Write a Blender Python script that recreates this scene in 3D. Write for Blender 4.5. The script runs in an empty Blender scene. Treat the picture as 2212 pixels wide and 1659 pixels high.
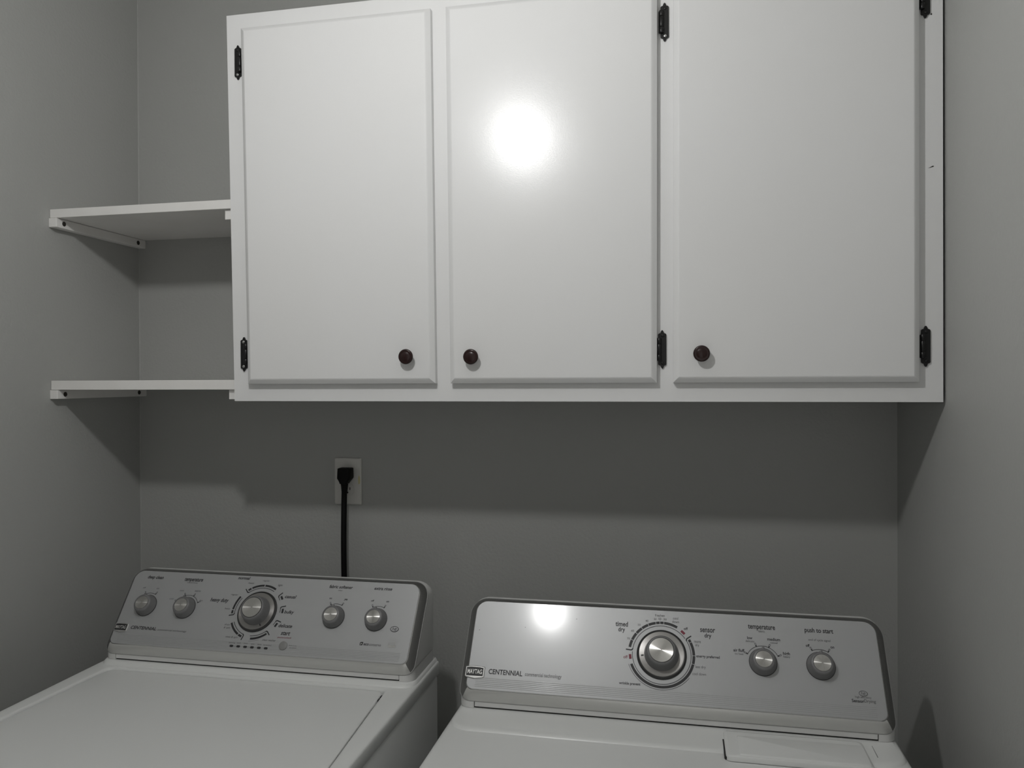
import bpy, bmesh, math, random
from mathutils import Matrix, Vector

random.seed(4)
scene = bpy.context.scene
COL = scene.collection

# ------------------------------------------------------------------ camera
YAW, PITCH, ROLL = 0.2060, -0.0055, -0.0042
CAM = Vector((1.3674, -1.8170, 1.5748))
fwd = Vector((-math.sin(YAW) * math.cos(PITCH), math.cos(YAW) * math.cos(PITCH), math.sin(PITCH)))
rgt = Vector((math.cos(YAW), math.sin(YAW), 0.0))
upv = rgt.cross(fwd)
rgt, upv = (math.cos(ROLL) * rgt + math.sin(ROLL) * upv,
            -math.sin(ROLL) * rgt + math.cos(ROLL) * upv)
cam_data = bpy.data.cameras.new('camera')
cam_data.sensor_width = 36.0
cam_data.lens = 1710.4 / 2212.0 * 36.0
cam_data.clip_start = 0.02
cam = bpy.data.objects.new('camera', cam_data)
COL.objects.link(cam)
cam.matrix_world = Matrix(((rgt.x, upv.x, -fwd.x, CAM.x), (rgt.y, upv.y, -fwd.y, CAM.y),
                           (rgt.z, upv.z, -fwd.z, CAM.z), (0, 0, 0, 1)))
scene.camera = cam

# ------------------------------------------------------------------ world, exposure
world = bpy.data.worlds.new('world')
scene.world = world
world.use_nodes = True
world.node_tree.nodes['Background'].inputs[0].default_value = (1.0, 0.985, 0.96, 1)
world.node_tree.nodes['Background'].inputs[1].default_value = 0.55
scene.view_settings.view_transform = 'Standard'
scene.view_settings.look = 'None'
scene.view_settings.gamma = 1.0
scene.view_settings.use_curve_mapping = False
scene.view_settings.exposure = 0.0

BULB = Vector((0.915, -1.185, 2.290))     # the room's one lamp: a bare bulb in the middle of the ceiling
BULB_STRENGTH = 375.0
BULB_COLOR = (1.0, 0.996, 0.988)

# ------------------------------------------------------------------ room and thing sizes (metres)
W = 1.8253                 # left wall x = 0, right wall x = W, back wall y = 0
FLOOR, CEIL, FRONT = 0.05, 2.62, -2.42
DECK = 0.98                # top of both machines
ZB, ZT, CD = 1.5325, 2.338, 0.3134      # wall cabinet bottom, top, depth
XL, XR = 0.4600, 1.8206


# ------------------------------------------------------------------ helpers
WORLD_OF = {}


def link(o, parent=None, mat=None):
    COL.objects.link(o)
    mat = mat if mat is not None else Matrix.Identity(4)
    WORLD_OF[o.name] = mat
    if parent is not None:
        o.parent = parent
        o.matrix_parent_inverse = WORLD_OF[parent.name].inverted()
    o.matrix_basis = mat
    return o


def tag(o, label=None, cat=None, group=None, kind=None):
    if label: o['label'] = label
    if cat: o['category'] = cat
    if group: o['group'] = group
    if kind: o['kind'] = kind
    return o


def thing(name, label, cat, loc, group=None):
    o = bpy.data.objects.new(name, None)
    o.empty_display_size = 0.05
    link(o, None, Matrix.Translation(Vector(loc)))
    return tag(o, label, cat, group)


def obj(name, bm, mat, parent=None, frame=None, smooth=False, auto=None, fix=None):
    """Link a bmesh as one mesh object. Without a frame the vertices are in world space and the
    origin is moved to their centre; with a frame they are in that frame's space."""
    bmesh.ops.recalc_face_normals(bm, faces=bm.faces)
    if fix:
        for v in bm.verts: v.co = fix(v.co)
    if frame is None:
        lo = Vector([min(v.co[i] for v in bm.verts) for i in range(3)])
        hi = Vector([max(v.co[i] for v in bm.verts) for i in range(3)])
        c = (lo + hi) / 2
        for v in bm.verts: v.co -= c
        frame = Matrix.Translation(c)
    me = bpy.data.meshes.new(name)
    bm.to_mesh(me); bm.free()
    for m in (mat if isinstance(mat, (list, tuple)) else [mat]): me.materials.append(m)
    if smooth or auto:
        for p in me.polygons: p.use_smooth = True
        if auto: me.set_sharp_from_angle(angle=math.radians(auto))
    o = bpy.data.objects.new(name, me)
    return link(o, parent, frame)


def box(bm, x0, x1, y0, y1, z0, z1, bevel=0.0, seg=2):
    r = bmesh.ops.create_cube(bm, size=1.0)
    for v in r['verts']:
        v.co = Vector(((x0 + x1) / 2 + v.co.x * (x1 - x0), (y0 + y1) / 2 + v.co.y * (y1 - y0), (z0 + z1) / 2 + v.co.z * (z1 - z0)))
    if bevel > 0:
        es = list({e for v in r['verts'] for e in v.link_edges})
        bmesh.ops.bevel(bm, geom=es, offset=bevel, segments=seg, profile=0.5, affect='EDGES')
    return bm


def newbox(*a, **k):
    return box(bmesh.new(), *a, **k)


def loft(bm, loops, cap0=True, cap1=True, closed=True):
    """Bridge a list of equal-length point loops."""
    vs = [[bm.verts.new(p) for p in lp] for lp in loops]
    n = len(vs[0])
    for a, b in zip(vs, vs[1:]):
        for i in range(n if closed else n - 1):
            j = (i + 1) % n
            bm.faces.new((a[i], a[j], b[j], b[i]))
    if cap0: bm.faces.new(list(reversed(vs[0])))
    if cap1: bm.faces.new(vs[-1])
    return vs


def lathe(bm, prof, seg=40, cap0=True, cap1=True):
    """Profile of (radius, height) turned about local Z."""
    loops = [[Vector((r * math.cos(2 * math.pi * k / seg), r * math.sin(2 * math.pi * k / seg), h)) for k in range(seg)] for r, h in prof]
    loft(bm, loops, cap0, cap1)
    return bm


def prism(bm, pts, h0, h1):
    """2-D outline extruded along local z from h0 to h1."""
    loft(bm, [[Vector((x, y, h0)) for x, y in pts], [Vector((x, y, h1)) for x, y in pts]])
    return bm


def tube(bm, pts, rad, seg=12):
    pts = [Vector(p) for p in pts]
    loops = []
    side = None
    for i, p in enumerate(pts):
        d = (pts[min(i + 1, len(pts) - 1)] - pts[max(i - 1, 0)]).normalized()
        if side is None:
            side = d.cross(Vector((0.3, 1, 0.2))).normalized()
        side = (side - d * side.dot(d)).normalized()
        up = d.cross(side)
        r = rad[i] if isinstance(rad, (list, tuple)) else rad
        loops.append([p + side * (r * math.cos(2 * math.pi * k / seg)) + up * (r * math.sin(2 * math.pi * k / seg)) for k in range(seg)])
    loft(bm, loops)
    return bm


def rrect(u0, u1, v0, v1, rads, seg=8):
    """Rounded rectangle outline, radii for bottom-left, bottom-right, top-right, top-left."""
    out = []
    for (cx, cy, r, a0) in ((u0 + rads[0], v0 + rads[0], rads[0], 180), (u1 - rads[1], v0 + rads[1], rads[1], 270),
                            (u1 - rads[2], v1 - rads[2], rads[2], 0), (u0 + rads[3], v1 - rads[3], rads[3], 90)):
        for k in range(seg + 1):
            a = math.radians(a0 + 90 * k / seg)
            out.append((cx + r * math.cos(a), cy + r * math.sin(a)))
    return out


def yframe(x, y, z):
    """Frame whose local Z points out of the back wall (towards -y), local Y up."""
    return Matrix(((1, 0, 0, x), (0, 0, -1, y), (0, 1, 0, z), (0, 0, 0, 1)))


# ------------------------------------------------------------------ materials
def mat(name, color, rough=0.5, metal=0.0, spec=0.5, coat=0.0, coat_rough=0.1, bump=None, tint=None, aniso=0.0):
    m = bpy.data.materials.new(name)
    m.use_nodes = True
    nt = m.node_tree
    b = nt.nodes['Principled BSDF']
    b.inputs['Base Color'].default_value = (*color, 1)
    b.inputs['Roughness'].default_value = rough
    b.inputs['Metallic'].default_value = metal
    b.inputs['Specular IOR Level'].default_value = spec
    b.inputs['Coat Weight'].default_value = coat
    b.inputs['Coat Roughness'].default_value = coat_rough
    if bump or tint:
        tc = nt.nodes.new('ShaderNodeTexCoord')
    if bump:                       # (scale, strength, distance)
        no = nt.nodes.new('ShaderNodeTexNoise'); no.inputs['Scale'].default_value = bump[0]
        no.inputs['Detail'].default_value = 3.0
        bp = nt.nodes.new('ShaderNodeBump')
        bp.inputs['Strength'].default_value = bump[1]; bp.inputs['Distance'].default_value = bump[2]
        nt.links.new(tc.outputs['Object'], no.inputs['Vector'])
        nt.links.new(no.outputs['Fac'], bp.inputs['Height'])
        nt.links.new(bp.outputs['Normal'], b.inputs['Normal'])
    if tint:                       # (scale, other colour)
        n2 = nt.nodes.new('ShaderNodeTexNoise'); n2.inputs['Scale'].default_value = tint[0]
        n2.inputs['Detail'].default_value = 4.0
        rp = nt.nodes.new('ShaderNodeValToRGB')
        rp.color_ramp.elements[0].position = 0.35; rp.color_ramp.elements[0].color = (*color, 1)
        rp.color_ramp.elements[1].position = 0.68; rp.color_ramp.elements[1].color = (*tint[1], 1)
        nt.links.new(tc.outputs['Object'], n2.inputs['Vector'])
        nt.links.new(n2.outputs['Fac'], rp.inputs['Fac'])
        nt.links.new(rp.outputs['Color'], b.inputs['Base Color'])
    if aniso:
        tg = nt.nodes.new('ShaderNodeTangent'); tg.direction_type = 'RADIAL'; tg.axis = 'Z'
        nt.links.new(tg.outputs['Tangent'], b.inputs['Tangent'])
        b.inputs['Anisotropic'].default_value = aniso
        b.inputs['Anisotropic Rotation'].default_value = 0.25
    return m


WALLP = mat('grey_wall_paint', (0.412, 0.417, 0.402), 0.55, bump=(170, 0.35, 0.002), tint=(2.2, (0.422, 0.425, 0.412)), spec=0.35)
CEILP = mat('white_ceiling_paint', (0.72, 0.72, 0.70), 0.8, bump=(90, 0.4, 0.003))
FLOORM = mat('beige_vinyl', (0.62, 0.59, 0.55), 0.45, tint=(6, (0.56, 0.53, 0.49)))
CABP = mat('white_semigloss_paint', (0.768, 0.770, 0.770), 0.25, bump=(420, 0.10, 0.0006), spec=0.42, tint=(3, (0.760, 0.760, 0.755)))
SHELFP = mat('white_shelf_paint', (0.84, 0.83, 0.81), 0.4, bump=(80, 0.1, 0.0015), tint=(9, (0.80, 0.785, 0.76)))
BLACKM = mat('black_painted_metal', (0.012, 0.012, 0.012), 0.35, metal=0.3, bump=(900, 0.2, 0.0004))
STEEL = mat('worn_steel', (0.55, 0.55, 0.54), 0.3, metal=1.0)
DARKH = mat('dark_screw', (0.05, 0.045, 0.04), 0.5, metal=0.5)
BROWN = mat('dark_brown_lacquer', (0.024, 0.0105, 0.0095), 0.25, spec=0.4)
ENAMEL = mat('white_enamel', (0.74, 0.75, 0.74), 0.28, bump=(220, 0.05, 0.0008))
PLASTIC = mat('white_plastic', (0.70, 0.70, 0.69), 0.38)
SILVER = mat('silver_metallic_paint', (0.405, 0.41, 0.415), 0.44, metal=0.36, coat=0.55, coat_rough=0.14, bump=(1400, 0.03, 0.0003))
BAND = mat('pale_silver_band', (0.60, 0.60, 0.58), 0.26, metal=0.35)
BEZEL = mat('gunmetal_bezel', (0.17, 0.17, 0.165), 0.32, metal=0.5)
RIM = mat('bright_rim', (0.62, 0.62, 0.61), 0.25, metal=0.8)
RIML = mat('grey_rim_line', (0.36, 0.36, 0.355), 0.35, metal=0.3)
KNOBG = mat('grey_knob_plastic', (0.17, 0.17, 0.172), 0.38)
KNOBD = mat('dark_knob_ring', (0.03, 0.03, 0.03), 0.4)
BRUSH = mat('brushed_aluminium', (0.54, 0.53, 0.51), 0.24, metal=1.0, aniso=1.0)
SKIRT = mat('satin_dial_skirt', (0.34, 0.33, 0.32), 0.36, metal=0.9, aniso=0.8)
CREASE = mat('grey_crease', (0.22, 0.22, 0.22), 0.5)
INK = {'p': mat('pale_print', (0.62, 0.62, 0.60), 0.6), 'k': mat('black_ink', (0.018, 0.018, 0.02), 0.5), 'g': mat('grey_ink', (0.11, 0.11, 0.11), 0.5),
       'r': mat('red_ink', (0.20, 0.015, 0.035), 0.5), 'l': mat('pale_grey_ink', (0.40, 0.40, 0.39), 0.5),
       'w': mat('silver_ink', (0.70, 0.70, 0.68), 0.3, metal=0.4)}
RUBBER = mat('black_rubber', (0.003, 0.003, 0.003), 0.6, spec=0.2)
OUTP = mat('outlet_white_plastic', (0.66, 0.65, 0.62), 0.35)
STAIN = mat('yellow_paint_smear', (0.62, 0.56, 0.30), 0.5)
GAP = mat('dark_gap', (0.02, 0.02, 0.02), 0.7)
BTN = mat('grey_button', (0.24, 0.24, 0.235), 0.45)
BRASS = mat('lamp_metal', (0.6, 0.6, 0.6), 0.35, metal=0.8)
BULBM = bpy.data.materials.new('lit_bulb'); BULBM.use_nodes = True
_nt = BULBM.node_tree; _nt.nodes.clear()
_e = _nt.nodes.new('ShaderNodeEmission'); _o = _nt.nodes.new('ShaderNodeOutputMaterial')
_e.inputs[0].default_value = (*BULB_COLOR, 1); _e.inputs[1].default_value = BULB_STRENGTH
_nt.links.new(_e.outputs[0], _o.inputs[0])

DRYER_PRINT = [
    ('timed', -0.0795, 0.0224, 0.1247, 0.0088, 'k', 0),
    ('dry', -0.0793, 0.0122, 0.1153, 0.0079, 'k', 0),
    ('sensor', 0.0720, 0.0258, 0.1229, 0.0066, 'k', 0),
    ('dry', 0.0723, 0.0118, 0.1135, 0.0075, 'k', 0),
    ('freshen', -0.0116, 0.0175, 0.1463, 0.0044, 'g', 0),
    ('30', -0.0198, 0.0047, 0.1394, 0.0037, 'g', 0),
    ('up', -0.0115, 0.0052, 0.1407, 0.0035, 'g', 0),
    ('20', -0.0024, 0.0056, 0.1401, 0.0037, 'g', 0),
    ('40', -0.0344, 0.0051, 0.1353, 0.0037, 'g', 0),
    ('50', -0.0482, 0.0052, 0.1273, 0.0037, 'g', 0),
    ('60', -0.0595, 0.0051, 0.1158, 0.0037, 'g', 0),
    ('70', -0.0665, 0.0052, 0.1014, 0.0036, 'g', 0),
    ('cool', 0.0164, 0.0094, 0.1425, 0.0047, 'g', 0),
    ('down', 0.0164, 0.0121, 0.1363, 0.0046, 'g', 0),
    ('off', 0.0341, 0.0071, 0.1247, 0.0048, 'k', 0),
    ('off', -0.0707, 0.0076, 0.0678, 0.0054, 'r', 0),
    ('more', 0.0541, 0.0114, 0.1028, 0.0037, 'g', 0),
    ('dry', 0.0535, 0.0066, 0.0970, 0.0043, 'g', 0),
    ('energy preferred', 0.0715, 0.0395, 0.0779, 0.0046, 'k', 0),
    ('less dry', 0.0586, 0.0174, 0.0595, 0.0045, 'g', 0),
    ('cool down', 0.0561, 0.0232, 0.0473, 0.0045, 'g', 0),
    ('wrinkle prevent', -0.0620, 0.0369, 0.0230, 0.0046, 'k', 0),
    ('temperature', 0.1643, 0.0456, 0.1340, 0.0076, 'k', 0),
    ('fabric', 0.1641, 0.0110, 0.1285, 0.0036, 'g', 0),
    ('low', 0.1435, 0.0089, 0.1153, 0.0048, 'k', 0),
    ('delicate', 0.1436, 0.0148, 0.1100, 0.0036, 'g', 0),
    ('medium', 0.1835, 0.0212, 0.1148, 0.0051, 'k', 0),
    ('casual', 0.1834, 0.0122, 0.1098, 0.0035, 'g', 0),
    ('air fluff', 0.1242, 0.0185, 0.0922, 0.0051, 'k', 0),
    ('no heat', 0.1244, 0.0145, 0.0869, 0.0035, 'g', 0),
    ('high', 0.2030, 0.0113, 0.0918, 0.0050, 'k', 0),
    ('heavy', 0.2031, 0.0111, 0.0870, 0.0035, 'g', 0),
    ('push to start', 0.2597, 0.0470, 0.1337, 0.0079, 'k', 0),
    ('end of cycle signal', 0.2590, 0.0358, 0.1189, 0.0037, 'g', 0),
    ('off', 0.2390, 0.0065, 0.1081, 0.0045, 'k', 0),
    ('on', 0.2789, 0.0061, 0.1077, 0.0033, 'k', 0),
    ('CENTENNIAL', -0.2834, 0.0620, 0.0240, 0.0088, 'k', 0),
    ('commercial technology', -0.2147, 0.0659, 0.0249, 0.0065, 'g', 0),
    ('high efficiency', 0.3185, 0.0250, 0.0290, 0.0032, 'g', 0),
    ('Sensor', 0.3095, 0.0190, 0.0218, 0.0050, 'k', 0),
    ('Drying', 0.3281, 0.0177, 0.0226, 0.0049, 'g', 0),
]
WASHER_PRINT = [
    ('deep clean', -0.2790, 0.0387, 0.1402, 0.0073, 'k', 1),
    ('temperature', -0.1849, 0.0440, 0.1392, 0.0072, 'k', 1),
    ('wash/rinse', -0.1858, 0.0252, 0.1343, 0.0027, 'g', 1),
    ('off', -0.2969, 0.0073, 0.1176, 0.0031, 'g', 1),
    ('on', -0.2637, 0.0061, 0.1170, 0.0029, 'g', 1),
    ('cold', -0.2219, 0.0102, 0.0963, 0.0032, 'g', 1),
    ('cool', -0.2042, 0.0096, 0.1157, 0.0032, 'g', 1),
    ('warm', -0.1664, 0.0136, 0.1161, 0.0030, 'g', 1),
    ('hot', -0.1508, 0.0075, 0.0961, 0.0034, 'g', 1),
    ('normal', -0.0673, 0.0282, 0.1490, 0.0065, 'k', 1),
    ('heavy', -0.0472, 0.0139, 0.1402, 0.0037, 'g', 1),
    ('regular', -0.0141, 0.0165, 0.1471, 0.0037, 'g', 1),
    ('light', 0.0210, 0.0109, 0.1386, 0.0042, 'g', 1),
    ('casual', 0.0517, 0.0256, 0.1136, 0.0068, 'k', 1),
    ('bulky', 0.0579, 0.0217, 0.0813, 0.0066, 'k', 1),
    ('delicate', 0.0580, 0.0302, 0.0521, 0.0070, 'k', 1),
    ('heavy duty', -0.1082, 0.0426, 0.0975, 0.0080, 'k', 1),
    ('regular', -0.0775, 0.0165, 0.1132, 0.0034, 'g', 1),
    ('heavy', -0.0835, 0.0127, 0.0823, 0.0036, 'g', 1),
    ('drain', -0.0722, 0.0123, 0.0487, 0.0037, 'g', 1),
    ('& spin', -0.0708, 0.0147, 0.0424, 0.0037, 'g', 1),
    ('rinse & spin', -0.0540, 0.0275, 0.0238, 0.0037, 'g', 1),
    ('clean washer', 0.0311, 0.0301, 0.0224, 0.0038, 'g', 1),
    ('start', 0.0629, 0.0202, 0.0368, 0.0070, 'k', 1),
    ('pause/unlock', 0.0629, 0.0311, 0.0301, 0.0032, 'r', 1),
    ('hold 3 sec', 0.0859, 0.0171, 0.0156, 0.0023, 'g', 1),
    ('to cancel', 0.0875, 0.0154, 0.0113, 0.0023, 'g', 1),
    ('sensing', -0.0488, 0.0145, 0.0130, 0.0028, 'g', 1),
    ('wash', -0.0334, 0.0088, 0.0133, 0.0028, 'g', 1),
    ('rinse', -0.0181, 0.0093, 0.0132, 0.0028, 'g', 1),
    ('spin', -0.0024, 0.0076, 0.0132, 0.0028, 'g', 1),
    ('done', 0.0129, 0.0090, 0.0131, 0.0027, 'g', 1),
    ('lid locked', 0.0306, 0.0180, 0.0127, 0.0027, 'g', 1),
    ('fabric softener', 0.1585, 0.0522, 0.1406, 0.0067, 'k', 1),
    ('added', 0.1582, 0.0097, 0.1350, 0.0024, 'g', 1),
    ('no', 0.1415, 0.0058, 0.1166, 0.0029, 'k', 1),
    ('yes', 0.1754, 0.0077, 0.1161, 0.0031, 'k', 1),
    ('extra rinse', 0.2517, 0.0387, 0.1417, 0.0061, 'k', 1),
    ('off', 0.2341, 0.0069, 0.1167, 0.0035, 'k', 1),
    ('on', 0.2668, 0.0059, 0.1165, 0.0031, 'k', 1),
    ('eco', 0.2405, 0.0103, 0.0271, 0.0041, 'k', 1),
    ('conserve', 0.2592, 0.0251, 0.0269, 0.0038, 'g', 1),
    ('CENTENNIAL', -0.2621, 0.0607, 0.0284, 0.0067, 'k', 1),
    ('commercial technology', -0.1935, 0.0679, 0.0287, 0.0034, 'g', 1),
]

# ------------------------------------------------------------------ room shell
def structure(name, bm, m):
    return tag(obj(name, bm, m), kind='structure')


structure('floor', newbox(-0.1, W + 0.1, FRONT - 0.1, 0.1, FLOOR - 0.1, FLOOR), FLOORM)
structure('ceiling', newbox(-0.1, W + 0.1, FRONT - 0.1, 0.1, CEIL, CEIL + 0.1), CEILP)
structure('wall_back', newbox(-0.1, W + 0.1, 0.0, 0.1, FLOOR, CEIL), WALLP)
structure('wall_left', newbox(-0.1, 0.0, FRONT, 0.0, FLOOR, CEIL), WALLP)
structure('wall_right', newbox(W, W + 0.1, FRONT, 0.0, FLOOR, CEIL), WALLP)
fw = newbox(-0.1, 0.93, FRONT - 0.1, FRONT, FLOOR, CEIL)          # the doorway behind the photographer
box(fw, 1.72, W + 0.1, FRONT - 0.1, FRONT, FLOOR, CEIL)
box(fw, 0.93, 1.72, FRONT - 0.1, FRONT, FLOOR + 2.05, CEIL)
structure('wall_front', fw, WALLP)
# narrow paint bead in the left corner
cb = bmesh.new()
loft(cb, [[Vector((-0.001, 0.001, z)), Vector((-0.001, -0.0024, z)), Vector((0.0012, -0.0014, z)), Vector((0.0024, 0.001, z))] for z in (FLOOR, CEIL)])
structure('trim_1', cb, WALLP)

# the lamp: ceiling canopy, stem, socket, bare bulb
lamp = thing('ceiling_lamp', 'bare glowing bulb on a metal stem under the ceiling, mirrored in the middle cabinet door', 'lamp', (BULB.x, BULB.y, CEIL))
lf = Matrix.Translation((BULB.x, BULB.y, 0))
obj('canopy', lathe(bmesh.new(), [(0.060, CEIL), (0.058, CEIL - 0.012), (0.030, CEIL - 0.026)], 32), BRASS, lamp, lf, auto=40)
obj('stem', lathe(bmesh.new(), [(0.007, CEIL - 0.02), (0.007, BULB.z + 0.085)], 16), BRASS, lamp, lf, auto=40)
obj('socket', lathe(bmesh.new(), [(0.012, BULB.z + 0.09), (0.020, BULB.z + 0.085), (0.020, BULB.z + 0.048)], 24), BRASS, lamp, lf, auto=40)
bb = bmesh.new()
prof = [(0.0135, 0.052), (0.0150, 0.042)] + [(0.030 * math.sin(math.radians(a)), 0.030 * math.cos(math.radians(a))) for a in range(40, 180, 20)] + [(0.003, -0.0299)]
lathe(bb, [(r, BULB.z + h) for r, h in prof], 16)
obj('bulb', bb, BULBM, lamp, lf, smooth=True)

# ------------------------------------------------------------------ wall cabinet
SK = [(0.0, -0.0135), (0.46, -0.0135), (0.90, -0.008), (1.33, 0.003), (1.821, 0.0), (2.0, 0.0)]


def true_up(co):
    """The old face frame is a little out of square: its uprights lean."""
    x = co.x
    for (a, ka), (b, kb) in zip(SK, SK[1:]):
        if a <= x <= b:
            k = ka + (kb - ka) * (x - a) / (b - a)
            return Vector((x + k * (co.z - ZB) / 0.805, co.y, co.z))
    return co


cabinet = thing('wall_cabinet', 'white painted three-door wall cabinet hanging above the washer and dryer', 'cabinet', ((XL + XR) / 2, -CD / 2, ZB))
FF = 0.019                    # face frame thickness
T = 0.016
bm = bmesh.new()
box(bm, XL + 0.003, XL + 0.003 + T, -CD + FF, 0, ZB + 0.004, ZT)
box(bm, XR - T, XR, -CD + FF, 0, ZB + 0.004, ZT)
box(bm, XL + 0.003 + T, XR - T, -CD + FF, 0, ZB + 0.012, ZB + 0.028)
box(bm, XL + 0.003 + T, XR - T, -CD + FF, 0, ZT - 0.016, ZT)
box(bm, XL + 0.003 + T, XR - T, -0.008, 0, ZB + 0.028, ZT - 0.016)
obj('carcass', bm, CABP, cabinet, fix=true_up)
D1, D2, D3 = (0.4992, 0.9030), (0.9335, 1.3300), (1.3595, 1.7790)
DZ0, DZ1 = 1.5680, 2.3030
Y0, Y1 = -CD, -CD + FF
for x0, x1, z0, z1 in ((XL, D1[0] + 0.012, ZB, ZT), (D1[1] - 0.012, D2[0] + 0.012, DZ0 + 0.012, DZ1 - 0.012),
                       (D2[1] - 0.012, D3[0] + 0.012, DZ0 + 0.012, DZ1 - 0.012), (D3[1] - 0.012, XR, ZB, ZT)):
    obj('frame_stile', newbox(x0, x1, Y0, Y1, z0, z1), CABP, cabinet, fix=true_up)
for z0, z1 in ((ZB, DZ0 + 0.012), (DZ1 - 0.012, ZT)):
    obj('frame_rail', newbox(D1[0] + 0.012, D3[1] - 0.012, Y0, Y1, z0, z1), CABP, cabinet, fix=true_up)


def door(x0, x1, knob):
    bm = bmesh.new()
    yl, ym, yf = -CD - 0.0005, -CD - 0.0125, -CD - 0.0205
    c = 0.0100

    def ring(i, y):
        return [Vector((x0 + i, y, DZ0 + i)), Vector((x1 - i, y, DZ0 + i)), Vector((x1 - i, y, DZ1 - i)), Vector((x0 + i, y, DZ1 - i))]
    loft(bm, [ring(0.0, yl), ring(0.0, ym), ring(0.0004, ym - 0.0008), ring(c * 0.50, ym - 0.0045), ring(c * 0.85, yf + 0.0010), ring(c * 1.05, yf + 0.0001), ring(c * 1.2, yf)])
    d = obj('door', bm, CABP, cabinet, fix=true_up)
    k = bmesh.new()
    lathe(k, [(0.0085, -0.0005), (0.0080, 0.004), (0.0062, 0.008), (0.0066, 0.012), (0.0125, 0.0145), (0.0146, 0.0172),
              (0.0149, 0.0195), (0.0140, 0.0217), (0.0118, 0.0230), (0.0112, 0.0226), (0.0085, 0.0242), (0.0045, 0.0252), (0.0008, 0.0256)], 40)
    for v in k.verts: v.co.z *= 0.78
    kp = true_up(Vector((knob[0], 0, knob[1])))
    tag(obj('knob', k, BROWN, d, yframe(kp.x, -CD - 0.0205, knob[1]), smooth=True), 'round dark brown wooden knob')
    return d


tag(door(*D1, (0.8500, 1.6205)), 'left cabinet door, hinged on its left side')
tag(door(*D2, (0.9805, 1.6190)), 'middle cabinet door with the bright lamp reflection')
tag(door(*D3, (1.4100, 1.6205)), 'right cabinet door, widest of the three')


def hinge(x, z, s, worn):
    """Surface hinge: finial-ended leaf on the frame (side s of the door edge) and knuckles by the door."""
    p = true_up(Vector((x, 0, z)))
    fr = yframe(p.x, -CD, z)
    h, w = 0.036, 0.0075
    half = [(-w, -h + 0.008), (-w * 0.75, -h + 0.0062), (-w * 0.45, -h + 0.0058), (-w * 0.3, -h + 0.0025), (-w * 0.12, -h + 0.0004),
            (w * 0.12, -h + 0.0004), (w * 0.3, -h + 0.0025), (w * 0.45, -h + 0.0058), (w * 0.75, -h + 0.0062), (w, -h + 0.008)]
    pts = half + [(-a, -b) for a, b in half]
    leaf = obj('hinge', prism(bmesh.new(), pts, 0.0, 0.0028), BLACKM, cabinet, fr)
    tag(leaf, 'black metal surface hinge with pointed ends')
    bx = -s * (w - 0.0018)
    for z0, z1, r in ((-0.021, -0.010, 0.0042), (-0.0096, 0.0096, 0.0040), (0.010, 0.021, 0.0042)):
        b2 = bmesh.new()
        tube(b2, [(bx, z0, 0.0052), (bx, z0 + 0.0012, 0.0052), (bx, z1 - 0.0012, 0.0052), (bx, z1, 0.0052)], [r * 0.8, r, r, r * 0.8], 14)
        obj('knuckle', b2, BLACKM, leaf, fr, auto=50)
    b3 = bmesh.new()
    box(b3, -s * w - 0.0035, -s * w + 0.0035, -0.020, 0.020, 0.0, 0.0045, bevel=0.0008, seg=1)
    obj('wrap_leaf', b3, BLACKM, leaf, fr)
    for sz, m in ((-0.0255, worn[0]), (0.0255, worn[1])):
        b4 = bmesh.new()
        lathe(b4, [(0.0030, 0.0027), (0.0029, 0.0036), (0.0016, 0.0040), (0.0003, 0.0040)], 16)
        obj('screw', b4, STEEL if m else BLACKM, leaf, fr @ Matrix.Translation((s * 0.0008, sz, 0)), smooth=True)


ZH0, ZH1 = 1.630, 2.2375
for a in ((0.4850, ZH0, -1, (1, 1)), (0.4850, ZH1, -1, (1, 0)), (1.3395, ZH0, 1, (0, 0)), (1.3435, ZH1, 1, (1, 0)),
          (1.7920, ZH0, 1, (0, 0)), (1.7920, ZH1, 1, (0, 0))):
    hinge(*a)
# chipped paint and a stray screw hole on the right stile
for x, z, w_, h_, rot in ((1.8015, 1.9425, 0.0052, 0.0011, 20), (1.8020, 2.2085, 0.0016, 0.0018, 0)):
    cpts = [(-w_, 0), (-w_ * 0.4, -h_ * 0.5), (w_ * 0.7, -h_), (w_, 0), (w_ * 0.6, h_), (-w_ * 0.2, h_ * 0.4)]
    obj('paint_chip', prism(bmesh.new(), cpts, -0.0002, 0.0002), DARKH, cabinet, yframe(x, -CD, z) @ Matrix.Rotation(math.radians(rot), 4, 'Z'))

# ------------------------------------------------------------------ corner shelves
SD = 0.2998


def shelf(name_label, z0, z1, bz0, xr, notch):
    s = thing('corner_shelf', name_label, 'shelf', (0.22, -SD / 2, z0), 'white corner shelves beside the cabinet')
    obj('shelf_board', newbox(0.0008, xr, -SD, -0.0005, z0, z1, bevel=0.0009), SHELFP, s)
    lb = obj('wall_batten', newbox(0.0002, 0.0200, -SD - 0.003, -0.0005, bz0, z0 - 0.0006, bevel=0.0011), SHELFP, s)
    obj('cabinet_batten', newbox(xr - 0.0285, xr, -SD + 0.008, -0.0005, bz0 - 0.0005, z0 - 0.0006, bevel=0.0009), SHELFP, s)
    for y in (-SD + 0.020, -0.030):
        b = lathe(bmesh.new(), [(0.0056, -0.0002), (0.0053, 0.0006), (0.0026, 0.0003), (0.0003, 0.0003)], 16)
        fr = Matrix.Translation((0.0200, y, (bz0 + z0) / 2)) @ Matrix.Rotation(math.pi / 2, 4, 'Y')
        obj('screw', b, DARKH, lb, fr, smooth=True)
    return s


shelf('upper white corner shelf on the left wall, halfway up the cabinet side', 1.9388, 1.9580, 1.9180, 0.4552, 0)
shelf('lower white corner shelf on the left wall, level with the cabinet bottom', 1.5562, 1.5768, 1.5360, 0.4620, 0)

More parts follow.
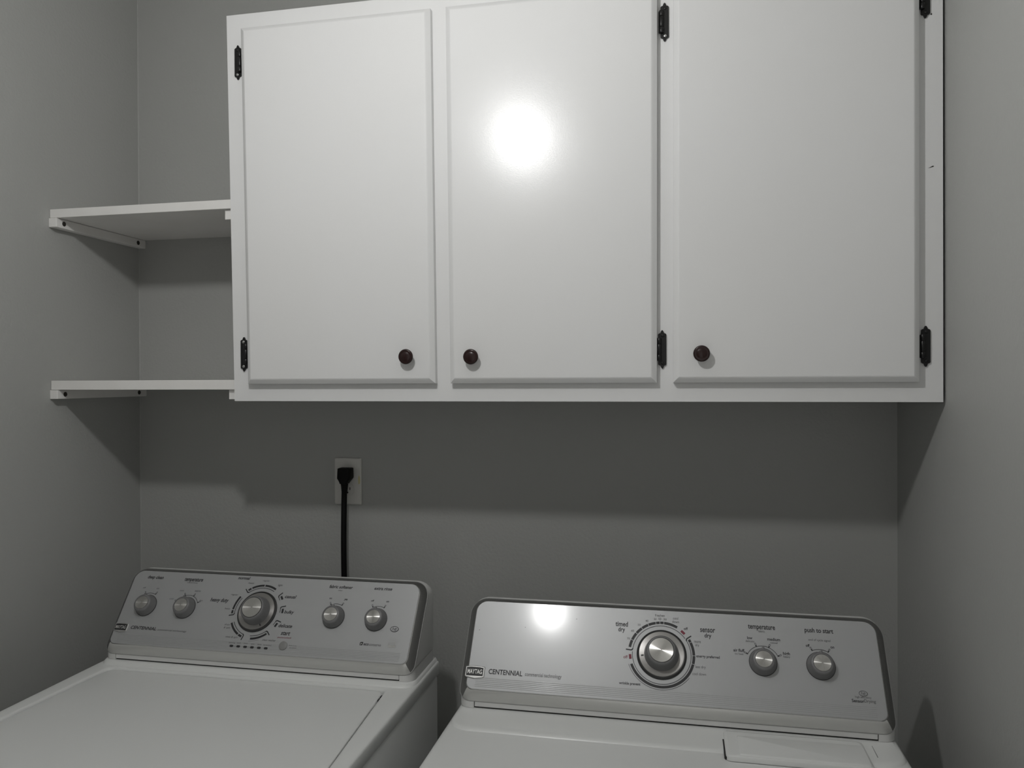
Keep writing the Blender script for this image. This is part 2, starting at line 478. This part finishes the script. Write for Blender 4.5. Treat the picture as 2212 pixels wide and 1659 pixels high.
# ------------------------------------------------------------------ wall outlet and power cord
OX, OZ = 0.5773, 1.3277
outlet = thing('wall_outlet', 'white double wall outlet with a black plug in its upper socket', 'outlet', (OX, 0, OZ))
of = yframe(OX, 0, OZ)
bm = bmesh.new()
loft(bm, [[Vector((x, y, h)) for x, y in rrect(-0.035 + i, 0.035 - i, -0.057 + i, 0.057 - i, (0.003,) * 4, 3)]
          for i, h in ((0, 0.0), (0, 0.0030), (0.0016, 0.0050), (0.0030, 0.0055))])
plate = obj('cover_plate', bm, OUTP, outlet, of, auto=35)
for dz in (0.0195, -0.0195):
    pts = []
    for k in range(40):
        a = 2 * math.pi * k / 40
        pts.append((0.0172 * math.cos(a), max(-0.0135, min(0.0135, 0.0172 * math.sin(a)))))
    r = obj('socket_face', prism(bmesh.new(), pts, 0.004, 0.0068), OUTP, plate, of @ Matrix.Translation((0, dz, 0)))
    for sx, sh in ((-0.0064, 0.0040), (0.0064, 0.0034)):
        obj('slot', newbox(sx - 0.0010, sx + 0.0010, 0.002 - sh, 0.002 + sh, 0.0062, 0.00695), GAP, plate, of @ Matrix.Translation((0, dz, 0)))
    obj('ground_hole', lathe(bmesh.new(), [(0.0024, 0.0062), (0.0024, 0.00695)], 14), GAP, plate, of @ Matrix.Translation((0, dz - 0.0075, 0)))
obj('plate_screw', lathe(bmesh.new(), [(0.0032, 0.0050), (0.0030, 0.0062), (0.0004, 0.0066)], 16), OUTP, plate, of)
sm = [(-0.0022, -0.010), (0.0016, -0.009), (0.0026, -0.002), (0.0018, 0.008), (-0.0005, 0.012), (-0.0026, 0.006)]
obj('paint_smear', prism(bmesh.new(), sm, 0.0040, 0.0057), STAIN, plate, of @ Matrix.Translation((0.0300, 0.0035, 0)))

cord = thing('power_cord', 'thick black power cord hanging from the outlet down behind the washer', 'cord', (OX - 0.006, -0.03, OZ))
PX = OX + 0.0015
pf = Matrix.Translation((PX, -0.0075, OZ + 0.0185))
bm = bmesh.new()
def sect(z, hw, y0, y1):
    q = rrect(-hw, hw, y0, y1, (0.003,) * 4, 3)
    return [Vector((a, b, z)) for a, b in q]
loft(bm, [sect(0.0165, 0.0135, -0.026, -0.003), sect(0.0155, 0.0155, -0.028, 0.0), sect(-0.008, 0.0160, -0.030, 0.0), sect(-0.015, 0.0115, -0.030, -0.004), sect(-0.021, 0.0090, -0.030, -0.010)])
obj('plug', bm, RUBBER, cord, pf, auto=40)
for k in range(5):
    z = -0.022 - k * 0.0042
    r = 0.0088 - k * 0.0004
    b = bmesh.new(); tube(b, [(0, -0.0205, z), (0, -0.0205, z - 0.0032)], r, 16)
    obj('strain_relief_ring', b, RUBBER, cord, pf, auto=40)
pts = []
for k in range(26):
    t = k / 25
    z = (OZ - 0.004) - t * 0.62
    pts.append((PX - 0.0022 * math.sin(min(1, t * 1.9) * math.pi) + 0.0065 * min(1, t * 2.0), -0.028 - 0.012 * math.sin(t * math.pi), z))
obj('cable', tube(bmesh.new(), pts, 0.0068, 14), RUBBER, cord, smooth=True)


# ------------------------------------------------------------------ washer and dryer
A0, B0 = (-0.018, 0.045), (0.0765, 0.1775)      # control panel face: lower and upper edge, behind/above the deck edge


def panel_frame(xc, y0):
    v = Vector((0, B0[0] - A0[0], B0[1] - A0[1])).normalized()
    n = Vector((0, -v.z, v.y))
    o = Vector((xc, y0 + A0[0], DECK + A0[1]))
    return Matrix(((1, v.x, n.x, o.x), (0, v.y, n.y, o.y), (0, v.z, n.z, o.z), (0, 0, 0, 1)))


TEXT_CACHE = {}


def lettering(s, u, w, v, h, ink, italic, parent, pfm, lift=0.00028, name='lettering', bold=0.0):
    """Printed words: s centred at u, width w, baseline v, ascender height h in the panel frame."""
    key = (s, italic, bold)
    if key not in TEXT_CACHE:
        cu = bpy.data.curves.new('lettering', 'FONT')
        cu.body = s; cu.size = 1.0; cu.shear = 0.22 if italic else 0.0
        cu.offset = bold; cu.resolution_u = 3
        to = bpy.data.objects.new('lettering', cu)
        COL.objects.link(to)
        dg = bpy.context.evaluated_depsgraph_get()
        TEXT_CACHE[key] = bpy.data.meshes.new_from_object(to.evaluated_get(dg))
        bpy.data.objects.remove(to)
        bpy.data.curves.remove(cu)
    me = TEXT_CACHE[key].copy()
    xs = [p.co.x for p in me.vertices]; ys = [p.co.y for p in me.vertices]
    tall = any(c in 'bdfhkltABCDEFGHIJKLMNOPQRSTUVWXYZ0123456789&/' for c in s)
    sx = w / (max(xs) - min(xs)); xm = (max(xs) + min(xs)) / 2
    sy = h / (max(ys) if max(ys) > 0 else 1)
    for p in me.vertices:
        p.co = Vector(((p.co.x - xm) * sx, p.co.y * sy, 0))
    me.materials.clear(); me.materials.append(INK[ink])
    o = bpy.data.objects.new(name, me)
    return link(o, parent, pfm @ Matrix.Translation((u, v, lift)))


def mark(parent, pfm, polys, ink, name='dial_mark', lift=0.00028):
    bm = bmesh.new()
    for pl in polys:
        bm.faces.new([bm.verts.new((x, y, 0)) for x, y in pl])
    return obj(name, bm, INK[ink], parent, pfm @ Matrix.Translation((0, 0, lift)))


def arc(c, r, a0, a1, w):
    n = max(2, int(abs(a1 - a0) / 4) + 1)
    out = []
    for k in range(n):
        t0 = math.radians(a0 + (a1 - a0) * k / n); t1 = math.radians(a0 + (a1 - a0) * (k + 1) / n)
        out.append([(c[0] + q * math.cos(t), c[1] + q * math.sin(t)) for q, t in ((r - w / 2, t0), (r + w / 2, t0), (r + w / 2, t1), (r - w / 2, t1))])
    return out


def stroke(pts, w):
    out = []
    for (x0, y0), (x1, y1) in zip(pts, pts[1:]):
        d = Vector((x1 - x0, y1 - y0)); d.normalize(); nx, ny = -d.y * w / 2, d.x * w / 2
        ex, ey = d.x * w * 0.3, d.y * w * 0.3
        out.append([(x0 + nx - ex, y0 + ny - ey), (x1 + nx + ex, y1 + ny + ey), (x1 - nx + ex, y1 - ny + ey), (x0 - nx - ex, y0 - ny - ey)])
    return out


def pol(c, r, a):
    return (c[0] + r * math.cos(math.radians(a)), c[1] + r * math.sin(math.radians(a)))


def hook(c, r, a, w, s):
    """End of a thin arc that turns outwards (s = side on which the arc lies)."""
    return stroke([pol(c, r, a + s * 3), pol(c, r + 0.0012, a + s * 0.6), pol(c, r + 0.0035, a), pol(c, r + 0.0112, a)], w)


def small_knob(parent, pfm, c, turn=0.0):
    fr = pfm @ Matrix.Translation((c[0], c[1], 0)) @ Matrix.Rotation(math.radians(turn), 4, 'Z')
    b = lathe(bmesh.new(), [(0.0228, 0.0), (0.0228, 0.0022), (0.0222, 0.0030), (0.0196, 0.0150), (0.0182, 0.0178), (0.0162, 0.0190), (0.0145, 0.0190), (0.0142, 0.0184)], 48)
    k = obj('small_knob', b, KNOBG, parent, fr, auto=45)
    tag(k, 'small grey control knob with brushed metal cap')
    obj('knob_foot', lathe(bmesh.new(), [(0.0236, 0.0), (0.0236, 0.0012)], 48), KNOBD, k, fr, auto=45)
    obj('knob_cap', lathe(bmesh.new(), [(0.0138, 0.0180), (0.0137, 0.0192), (0.0004, 0.0194)], 48, cap1=False), BRUSH, k, fr, auto=45)
    nub = bmesh.new(); box(nub, -0.0022, 0.0022, 0.0155, 0.0208, 0.010, 0.0192, bevel=0.0009, seg=2)
    obj('pointer_nub', nub, KNOBG, k, fr, auto=45)
    return k


def main_dial(parent, pfm, c, tick):
    fr = pfm @ Matrix.Translation((c[0], c[1], 0))
    b = lathe(bmesh.new(), [(0.0435, 0.0), (0.0430, 0.0022), (0.0405, 0.0040), (0.0392, 0.0036)], 72)
    k = obj('main_dial', b, KNOBD, parent, fr, auto=40)
    tag(k, 'large round cycle dial with silver skirt and brushed metal cap')
    obj('dial_skirt', lathe(bmesh.new(), [(0.0396, 0.0030), (0.0388, 0.0046), (0.0300, 0.0052), (0.0270, 0.0050)], 72), SKIRT, k, fr, auto=40)
    obj('dial_grip', lathe(bmesh.new(), [(0.0302, 0.0048), (0.0296, 0.0075), (0.0262, 0.0230), (0.0246, 0.0262), (0.0232, 0.0272), (0.0222, 0.0272), (0.0216, 0.0264)], 72), KNOBG, k, fr, auto=45)
    obj('dial_edge', lathe(bmesh.new(), [(0.0222, 0.0258), (0.0222, 0.0268), (0.0206, 0.0270)], 64), KNOBD, k, fr, auto=45)
    obj('dial_cap', lathe(bmesh.new(), [(0.0208, 0.0262), (0.0206, 0.0275), (0.0004, 0.0277)], 64, cap1=False), BRUSH, k, fr, auto=45)
    ta = math.radians(tick)
    tb = bmesh.new(); box(tb, 0.0312, 0.0358, -0.0011, 0.0011, 0.0045, 0.0056)
    obj('dial_tick', tb, INK['k'], k, fr @ Matrix.Rotation(ta, 4, 'Z'))
    return k


def knob_scale(parent, pfm, c, angles, a_extra=0):
    m = arc(c, 0.0278, angles[-1], angles[0], 0.0009)
    for a in angles:
        m += stroke([pol(c, 0.0278, a), pol(c, 0.0300, a)], 0.0019)
        p0, p1 = pol(c, 0.0300, a), pol(c, 0.0340, a)
        d = Vector((p1[0] - p0[0], p1[1] - p0[1])).normalized(); nx, ny = -d.y * 0.00095, d.x * 0.00095
        m += stroke([(p0[0] + nx, p0[1] + ny), (p1[0] + nx, p1[1] + ny), (p1[0] - nx, p1[1] - ny), (p0[0] - nx, p0[1] - ny)], 0.0006)
    mark(parent, pfm, m, 'k', 'knob_scale')


def oval(c, rx, ry, w, seg=28):
    out = []
    for k in range(seg):
        t0, t1 = 2 * math.pi * k / seg, 2 * math.pi * (k + 1) / seg
        out.append([(c[0] + (rx + q) * math.cos(t), c[1] + (ry + q) * math.sin(t)) for q, t in ((-w / 2, t0), (w / 2, t0), (w / 2, t1), (-w / 2, t1))])
    return out


def badge(parent, pfm, c, bold=0.012, size=1.0):
    fr = pfm @ Matrix.Translation((c[0], c[1], 0)) @ Matrix.Diagonal((size, size, 1, 1))
    def outline(i):
        top = [(0.0178 - i, 0.0098 - i), (0.009, 0.0110 - i), (0, 0.0114 - i), (-0.009, 0.0110 - i), (-0.0178 + i, 0.0098 - i)]
        return [(-0.0178 + i, -0.0075 + i * 0.6), (-0.0150 + i, -0.0092 + i * 0.8), (-0.005, -0.0108 + i), (0, -0.0116 + i), (0.005, -0.0108 + i), (0.0150 - i, -0.0092 + i * 0.8), (0.0178 - i, -0.0075 + i * 0.6)] + top
    b = bmesh.new()
    loft(b, [[Vector((x, y, h)) for x, y in outline(i)] for i, h in ((0, 0), (0.0, 0.0012), (0.0010, 0.0020))])
    f = obj('badge', b, RIM, parent, fr)
    tag(f, 'black and silver maker badge')
    inner = [(-0.0155, -0.0066), (0.0155, -0.0066), (0.0155, 0.0078), (0.008, 0.0088), (-0.008, 0.0088), (-0.0155, 0.0078)]
    obj('badge_field', prism(bmesh.new(), inner, 0.0015, 0.0023), INK['k'], f, fr)
    s = lettering('MAYTAG', 0, 0.0270, -0.0030, 0.0078, 'w', 0, f, fr, 0.0025, bold=bold)
    # serif feet and heads of the badge letters
    return f


def console(m, xc, y0, hw, depth):
    """Backsplash: housing, control panel face, bezel, lower band, base strip and end caps."""
    pf = panel_frame(xc, y0)
    iw, ow = hw - 0.0135, hw
    N = 8
    inner = rrect(-iw, iw, -0.0040, 0.1576, (0.012, 0.012, 0.020, 0.020), N)
    rim = rrect(-iw - 0.0016, iw + 0.0016, -0.0052, 0.1590, (0.013, 0.013, 0.0215, 0.0215), N)
    outer = rrect(-ow, ow, -0.0215, 0.1678, (0.022, 0.022, 0.031, 0.031), N)
    P = lambda q, h: [Vector((x, y, h)) for x, y in q]
    b = bmesh.new()
    loft(b, [P(inner, -0.0006), P([(x * 0.9988, 0.076 + (y - 0.076) * 0.997) for x, y in inner], 0.0), ], cap0=False)
    face = obj('control_panel', b, SILVER, m, pf, auto=30)
    b = bmesh.new()
    loft(b, [P(rim, -0.0018), P(inner, -0.0006)], False, False)
    obj('panel_edge', b, RIM, face, pf, auto=30)
    # bezel: the three upper sides; lower band: the bottom side
    n = len(outer)
    low = [i for i in range(n) if i <= N // 2 or i >= n]           # bottom-left corner, first half
    order = list(range(n))
    bot = [i for i in order if (N // 2) <= i <= (N + 1 + N // 2)]
    rest = [i for i in order if i >= (N + 1 + N // 2)] + [i for i in order if i <= N // 2]
    steps = ((0.0, -0.0014), (0.22, -0.0030), (0.75, -0.0105), (1.0, -0.0140))
    def strip(ids, st):
        bb = bmesh.new()
        lps = []
        for t, h in st:
            lps.append([Vector((rim[i][0] + (outer[i][0] - rim[i][0]) * t, rim[i][1] + (outer[i][1] - rim[i][1]) * t, h)) for i in ids])
        loft(bb, lps, False, False, closed=False)
        return bb
    obj('bezel', strip(rest, steps), BEZEL, m, pf, auto=40)
    obj('lower_band', strip(bot, ((0.0, -0.0014), (0.25, -0.0026), (0.7, -0.0090), (1.0, -0.0140))), BAND, m, pf, auto=60)
    rb = bmesh.new()
    loft(rb, [P(rrect(-ow - 0.0012, ow + 0.0012, -0.0220, 0.1690, (0.022, 0.022, 0.032, 0.032), N), -0.0165), P(rrect(-ow - 0.0012, ow + 0.0012, -0.0220, 0.1690, (0.022, 0.022, 0.032, 0.032), N), -0.0142),
              P(outer, -0.0136)], False, False)
    obj('rim_line', rb, RIML, m, pf, auto=40)
    # housing: the outer outline carried straight back
    front = [pf @ Vector((x, y, -0.0150)) for x, y in rrect(-ow - 0.001, ow + 0.001, -0.0218, 0.1686, (0.022, 0.022, 0.032, 0.032), N)]
    yb = y0 + depth
    zt = max(p.z for p in front)
    hb = bmesh.new()
    loops = [front]
    for t, dz in ((0.5, 0.0), (0.8, 0.001), (0.95, 0.004), (1.0, 0.010)):
        loops.append([Vector((p.x, p.y + (yb - p.y) * t, p.z - dz * max(0, (p.z - DECK - 0.05) / 0.13))) for p in front])
    loft(hb, loops)
    obj('console_housing', hb, PLASTIC, m, None, auto=40)
    # base strip, with an end cap each side
    zb, zs = DECK + 0.0066, DECK + 0.0235
    yf = y0 - 0.0185
    cap = 0.028
    obj('base_strip', newbox(xc - ow + cap + 0.0011, xc + ow - cap - 0.0011, yf, yb - 0.004, zb + 0.0028, zs, bevel=0.0012), PLASTIC, m)
    obj('base_gap', newbox(xc - ow + cap - 0.003, xc + ow - cap + 0.003, yf + 0.0035, yb - 0.006, zb - 0.0005, zs - 0.0015), GAP, m)
    for s in (-1, 1):
        cb = bmesh.new()
        R = 0.020
        q = [(0.0, 0)] + [(cap - R + R * math.sin(math.radians(a)), R - R * math.cos(math.radians(a))) for a in range(0, 91, 10)] + [(cap, yb - yf), (0, yb - yf)]
        q = [(xc + s * (ow - cap + x), yf + y - 0.0003) for x, y in q]
        loft(cb, [[Vector((x, y, h)) for x, y in q] for h in (zb + 0.0004, zs + 0.0045)])
        obj('end_cap', cb, PLASTIC, m, auto=40)
    # fine ridges along the foot of the panel
    for k in range(6):
        v = 0.0012 + k * 0.0030
        rd = bmesh.new()
        L = iw - 0.016
        pr = [(-0.0010, 0.0), (-0.0006, 0.00018), (0.0, 0.00026), (0.0006, 0.00018), (0.0010, 0.0)]
        loft(rd, [[Vector((-L, v + a, c)) for a, c in pr], [Vector((L, v + a, c)) for a, c in pr]], False, False, closed=False)
        obj('ridge', rd, SILVER, face, pf, smooth=True)
    return pf, face


def machine_body(m, x0, x1, yr, yf, top_z):
    body = newbox(x0 + 0.003, x1 - 0.003, yf + 0.004, yr - 0.004, FLOOR + 0.025, top_z - 0.0022, bevel=0.005)
    obj('body', body, ENAMEL, m, auto=40)
    for x in (x0 + 0.05, x1 - 0.05):
        for y in (yf + 0.05, yr - 0.05):
            obj('foot', lathe(bmesh.new(), [(0.018, FLOOR), (0.018, FLOOR + 0.012), (0.008, FLOOR + 0.014), (0.008, FLOOR + 0.03)], 16), RUBBER, m, Matrix.Translation((x, y, 0)), auto=40)


def deck_loop(x0, x1, y0, y1, z, i, r=0.018):
    return [Vector((x, y, z)) for x, y in rrect(x0 + i, x1 - i, y0 + i, y1 - i, (r, r, r * 0.4, r * 0.4), 5)]

# ---- washer
WX0, WX1, WY0, WREAR, WFRONT = 0.166, 0.871, -0.335, -0.205, -0.880
washer = thing('washing_machine', 'white top-loading washing machine with silver control panel, under the outlet on the left', 'washing machine', ((WX0 + WX1) / 2, (WREAR + WFRONT) / 2, FLOOR))
machine_body(washer, WX0, WX1, WREAR, WFRONT, DECK - 0.0285)
bm = bmesh.new()
lid_o = [(0.1880, WFRONT + 0.035), (0.8520, WFRONT + 0.035), (0.8170, -0.3790), (0.2080, -0.3790)]     # lid opening
def lid_pts(i, rr=0.014):
    (xa, ya), (xb, yb_), (xc_, yc), (xd, yd) = [lid_o[0], lid_o[1], lid_o[2], lid_o[3]]
    out = []
    for (x, y, sx, sy) in ((xa, ya, 1, 1), (xb, yb_, -1, 1), (xc_, yc, -1, -1), (xd, yd, 1, -1)):
        r = rr
        cx, cy = x + sx * (r + i), y + sy * (r + i)
        a0 = {(1, 1): 180, (-1, 1): 270, (-1, -1): 0, (1, -1): 90}[(sx, sy)]
        for k in range(6):
            a = math.radians(a0 + 18 * k)
            out.append((cx + r * math.cos(a), cy + r * math.sin(a)))
    return out
o_pts = rrect(WX0, WX1, WFRONT, WREAR, (0.020, 0.020, 0.006, 0.006), 5)
def outl(i, z):
    return [Vector((x, y, z)) for x, y in rrect(WX0 + i, WX1 - i, WFRONT + i, WREAR - i, (0.020, 0.020, 0.006, 0.006), 5)]
loft(bm, [outl(0.0015, DECK - 0.028), outl(0.0, DECK - 0.0265), outl(0.0, DECK - 0.0045), outl(0.0008, DECK - 0.0020), outl(0.0026, DECK - 0.0005), outl(0.0052, DECK),
          [Vector((x, y, DECK + 0.0003)) for x, y in lid_pts(-0.006)], [Vector((x, y, DECK - 0.0008)) for x, y in lid_pts(-0.002)],
          [Vector((x, y, DECK - 0.0045)) for x, y in lid_pts(0.0)], [Vector((x, y, DECK - 0.020)) for x, y in lid_pts(0.001)]], True, False)
obj('top_deck', bm, ENAMEL, washer, auto=50)
lb = bmesh.new()
loft(lb, [[Vector((x, y, z)) for x, y in lid_pts(i)] for i, z in ((0.0030, DECK - 0.018), (0.0030, DECK - 0.0048), (0.0042, DECK - 0.0032), (0.0075, DECK - 0.0026), (0.030, DECK - 0.0024))])
obj('lid', lb, ENAMEL, washer, auto=50)
for y in (-0.405, -0.420):
    obj('lid_bumper', newbox(0.8140 + (-0.379 - y) * 0.075, 0.8160 + (-0.379 - y) * 0.075, y - 0.004, y + 0.004, DECK - 0.010, DECK - 0.003), GAP, washer)
# raised step the console stands on
pd = bmesh.new()
loft(pd, [[Vector((x, y, z)) for x, y in rrect(WX0 + a, WX1 - a, WY0 - 0.0185 - f, WREAR - 0.002, (r, r, 0.004, 0.004), 6)] for a, f, r, z in
          ((0.0035, 0.0175, 0.030, DECK - 0.001), (0.0045, 0.0150, 0.030, DECK + 0.0022), (0.0065, 0.0100, 0.028, DECK + 0.0055), (0.0090, 0.0050, 0.026, DECK + 0.0066))])
obj('console_step', pd, ENAMEL, washer, auto=50)
WPF, wface = console(washer, (WX0 + WX1) / 2, WY0, 0.3440, 0.110)
for p in WASHER_PRINT: lettering(*p[:6], p[6], wface, WPF, bold=0.020 if p[5] == 'k' else 0.004)
cw = (-0.0139, 0.0812)
main_dial(wface, WPF, cw, -58)
for c in ((-0.2760, 0.0800), (-0.1825, 0.0800), (0.1580, 0.0795), (0.2500, 0.0795)):
    small_knob(wface, WPF, c, 0)
for c in ((-0.2760, 0.0800), (0.1580, 0.0795), (0.2500, 0.0795)): knob_scale(wface, WPF, c, (116, 65))
knob_scale(wface, WPF, (-0.1825, 0.0800), (153, 111, 68, 27))
TH, RT, RN = 0.0042, 0.0565, 0.0510
def wm(segs, thin, hk, s):
    m_ = []
    for a0, a1 in segs: m_ += arc(cw, RT, a0, a1, TH)
    m_ += arc(cw, RN, thin[0], thin[1], 0.0012) + hook(cw, RN, hk, 0.0021, s)
    mark(wface, WPF, m_, 'k')
wm(((61, 89), (91, 119), (121, 128)), (61, 129), 131.5, -1)
wm(((148, 178), (180, 187)), (148, 187), 190.5, -1)
wm(((208, 240), (242, 250.5)), (208, 250), 254, -1)
wm(((272, 308.5),), (270, 308), 312, -1)
mark(wface, WPF, arc(cw, 0.0615, 270, 291, 0.0005), 'g')
for ca, lo, hi in ((43.5, 30.5, 39), (14.2, 0, 9.5), (-17.5, -31, -22)):
    wm(((lo, hi),), (lo + 1, hi + 1), ca, -1)
# indicator lights, start button, emblems
for k in range(6):
    u = -0.0481 + k * 0.01542
    b = bmesh.new(); q = rrect(-0.0040, 0.0040, -0.0022, 0.0022, (0.002,) * 4, 5)
    obj('indicator_light', prism(b, q, 0.0, 0.0005), INK['k'], wface, WPF @ Matrix.Translation((u, 0.0076, 0)))
mark(wface, WPF, stroke([(-0.0481, 0.0076), (0.029, 0.0076)], 0.0004), 'k')
sb = obj('start_button', lathe(bmesh.new(), [(0.0088, 0.0), (0.0088, 0.0016), (0.0080, 0.0022), (0.0004, 0.0020)], 36), BTN, wface, WPF @ Matrix.Translation((0.0651, 0.0150, 0)), auto=40)
def he_mark(face, pf, c, s, ink):
    mark(face, pf, oval(c, 0.0082 * s, 0.0052 * s, 0.0010 * s) + oval((c[0] + 0.0004, c[1] - 0.0004), 0.0086 * s, 0.0056 * s, 0.0004 * s), ink, 'emblem')
    lettering('h', c[0] - 0.0026 * s, 0.0036 * s, c[1] - 0.0028 * s, 0.0064 * s, ink, 1, face, pf)
    lettering('e', c[0] + 0.0024 * s, 0.0042 * s, c[1] - 0.0032 * s, 0.0054 * s, ink, 1, face, pf)
he_mark(wface, WPF, (0.2928, 0.0631), 1.0, 'k')
es = (0.2940, 0.0355)
ex = [(-0.0078, -0.0090), (0.0078, -0.0090), (0.0078, 0.0090), (-0.0078, 0.0090), (-0.0078, -0.0090)]
star = []
for k in range(10):
    r_, a_ = (0.0030 if k % 2 == 0 else 0.0013), math.radians(90 + 36 * k)
    star.append((es[0] + 0.0042 + r_ * math.cos(a_), es[1] - 0.0002 + r_ * math.sin(a_)))
mark(wface, WPF, stroke([(es[0] + x, es[1] + y) for x, y in ex], 0.0007) + arc((es[0] - 0.0005, es[1] - 0.0005), 0.0062, 15, 160, 0.0007)
     + stroke([(es[0] - 0.006, es[1] - 0.001), (es[0] - 0.001, es[1] - 0.0004), (es[0] + 0.002, es[1] - 0.0010)], 0.0014)
     + stroke([(es[0] - 0.0078, es[1] - 0.0040), (es[0] + 0.0078, es[1] - 0.0040)], 0.0005), 'l', 'emblem')
mark(wface, WPF, [star], 'l', 'emblem')
mark(wface, WPF, [[(es[0] - 0.0074, es[1] - 0.0086), (es[0] + 0.0074, es[1] - 0.0086), (es[0] + 0.0074, es[1] - 0.0046), (es[0] - 0.0074, es[1] - 0.0046)]], 'l', 'emblem')
lettering('ENERGY STAR', es[0], 0.0135, es[1] - 0.0078, 0.0024, 'p', 0, wface, WPF, 0.00045)
mark(wface, WPF, [rrect(0.2268, 0.2336, 0.0266, 0.0334, (0.0004, 0.003, 0.0004, 0.003), 4)], 'k', 'emblem')
mark(wface, WPF, arc((0.2302, 0.0292), 0.0014, -20, 200, 0.0008) + stroke([(0.2288, 0.0292), (0.2288, 0.0276)], 0.0008), 'w', 'emblem', 0.00045)
badge(wface, WPF, (-0.3150, 0.0295), size=0.88)

# ---- dryer
DX0, DX1, DY0, DREAR, DFRONT = 0.973, 1.720, -0.427, -0.300, -1.010
dryer = thing('dryer', 'white clothes dryer with silver control panel and lint lid, in the right corner', 'dryer', ((DX0 + DX1) / 2, (DREAR + DFRONT) / 2, FLOOR))
machine_body(dryer, DX0, DX1, DREAR, DFRONT, DECK - 0.0285)
def dl(i, z, fr=0.0):
    return [Vector((x, y, z)) for x, y in rrect(DX0 + i, DX1 - i, DFRONT + i, DREAR - i, (0.020, 0.020, 0.006, 0.006), 5)]
bm = bmesh.new()
loft(bm, [dl(0.0015, DECK - 0.028), dl(0, DECK - 0.0265), dl(0, DECK - 0.010), dl(0.0012, DECK - 0.0055), dl(0.0045, DECK - 0.0018), dl(0.010, DECK - 0.0004), dl(0.018, DECK)])
obj('top_deck', bm, ENAMEL, dryer, auto=50)
pd = bmesh.new()
loft(pd, [[Vector((x, y, z)) for x, y in rrect(DX0 + a, DX1 - a, DY0 - 0.0185 - f, DREAR - 0.002, (r, r, 0.004, 0.004), 6)] for a, f, r, z in
          ((0.0050, 0.0780, 0.040, DECK - 0.001), (0.0058, 0.0762, 0.039, DECK + 0.0010), (0.0075, 0.0735, 0.037, DECK + 0.0030), (0.0095, 0.0700, 0.035, DECK + 0.0042), (0.0120, 0.0640, 0.034, DECK + 0.0048), (0.0135, 0.0100, 0.030, DECK + 0.0064), (0.0150, 0.0010, 0.026, DECK + 0.0066))])
obj('console_step', pd, ENAMEL, dryer, auto=60)
DPF, dface = console(dryer, (DX0 + DX1) / 2, DY0, 0.3660, 0.110)
for p in DRYER_PRINT: lettering(*p[:6], p[6], dface, DPF, bold=0.020 if p[5] == 'k' else 0.004)
cd = (-0.0080, 0.0785)
main_dial(dface, DPF, cd, -172)
for c in ((0.1634, 0.0768), (0.2573, 0.0768)): small_knob(dface, DPF, c, 0)
knob_scale(dface, DPF, (0.1634, 0.0768), (153, 110, 67, 25))
knob_scale(dface, DPF, (0.2573, 0.0768), (115, 60))
m_ = []
cuts = [61, 86.4, 93.4, 100.7, 114.7, 128.1, 141.8, 156.5, 170.5]
for a0, a1 in zip(cuts, cuts[1:]): m_ += arc(cd, 0.0566, a0 + 0.45, a1 - 0.45, 0.0046)
cuts = [-160, -13.7, 1.7, 26.0, 32]
for a0, a1 in zip(cuts, cuts[1:]): m_ += arc(cd, 0.0556, a0 + 0.45, a1 - 0.45, 0.0046)
m_ += arc(cd, 0.0509, 37, 172, 0.0010) + hook(cd, 0.0509, 175, 0.0021, -1)
m_ += arc(cd, 0.0509, 177.5, 391.5, 0.0010) + hook(cd, 0.0509, 35, 0.0021, -1)
m_ += arc(cd, 0.0602, -160.5, -38, 0.0007)
mark(dface, DPF, m_, 'k')
mark(dface, DPF, arc(cd, 0.0556, 44, 52.5, 0.0044) + arc(cd, 0.0550, 183, 191.5, 0.0044), 'r')
he_mark(dface, DPF, (0.3191, 0.0366), 0.78, 'g')
badge(dface, DPF, (-0.3395, 0.0250))
for u, v in ((-0.3420, 0.1020), (-0.2560, 0.1120), (-0.1620, 0.1330)):
    mark(dface, DPF, [[(u + 0.0011 * math.cos(a), v + 0.0005 * math.sin(a)) for a in (0, 1, 2, 3, 4, 5)]], 'k', 'speck')
# lint screen lid at the back right of the deck
LX0, LX1, LY0, LY1 = 1.4400, 1.6560, -0.5480, -0.4560
def lint(i, z, r=0.008):
    q = rrect(LX0 + i, LX1 - i, LY0 + i, LY1 - i, (r,) * 4, 4)
    return [Vector((x, y, z)) for x, y in q]
gb = bmesh.new(); loft(gb, [[Vector((x, y, z)) for x, y in rrect(LX0 - 0.0024, LX1 + 0.0006, LY0 + 0.0040, LY1, (0.004,) * 4, 4)] for z in (DECK + 0.001, DECK + 0.0056)])
gap = obj('lint_gap', gb, GAP, dryer)
lb = bmesh.new(); loft(lb, [lint(0.0, DECK + 0.001), lint(0.0, DECK + 0.0080), lint(0.0012, DECK + 0.0092), lint(0.006, DECK + 0.0096)])
lint_lid = obj('lint_lid', lb, ENAMEL, dryer, auto=50)
lb = bmesh.new()
loft(lb, [[Vector((x, y, z)) for x, y in rrect(LX0 + 0.020 + i, LX1 - 0.002 - i, LY0 + 0.004 + i, LY1 - 0.020 - i, (0.004,) * 4, 4)] for i, z in ((0, DECK + 0.0092), (0.0006, DECK + 0.0110), (0.002, DECK + 0.0116))])
obj('lid_grip', lb, ENAMEL, lint_lid, auto=50)
sc = bmesh.new()
box(sc, 1.6700, 1.6708, -0.500, -0.462, DECK + 0.004, DECK + 0.0062)
obj('deck_crease', sc, CREASE, dryer)
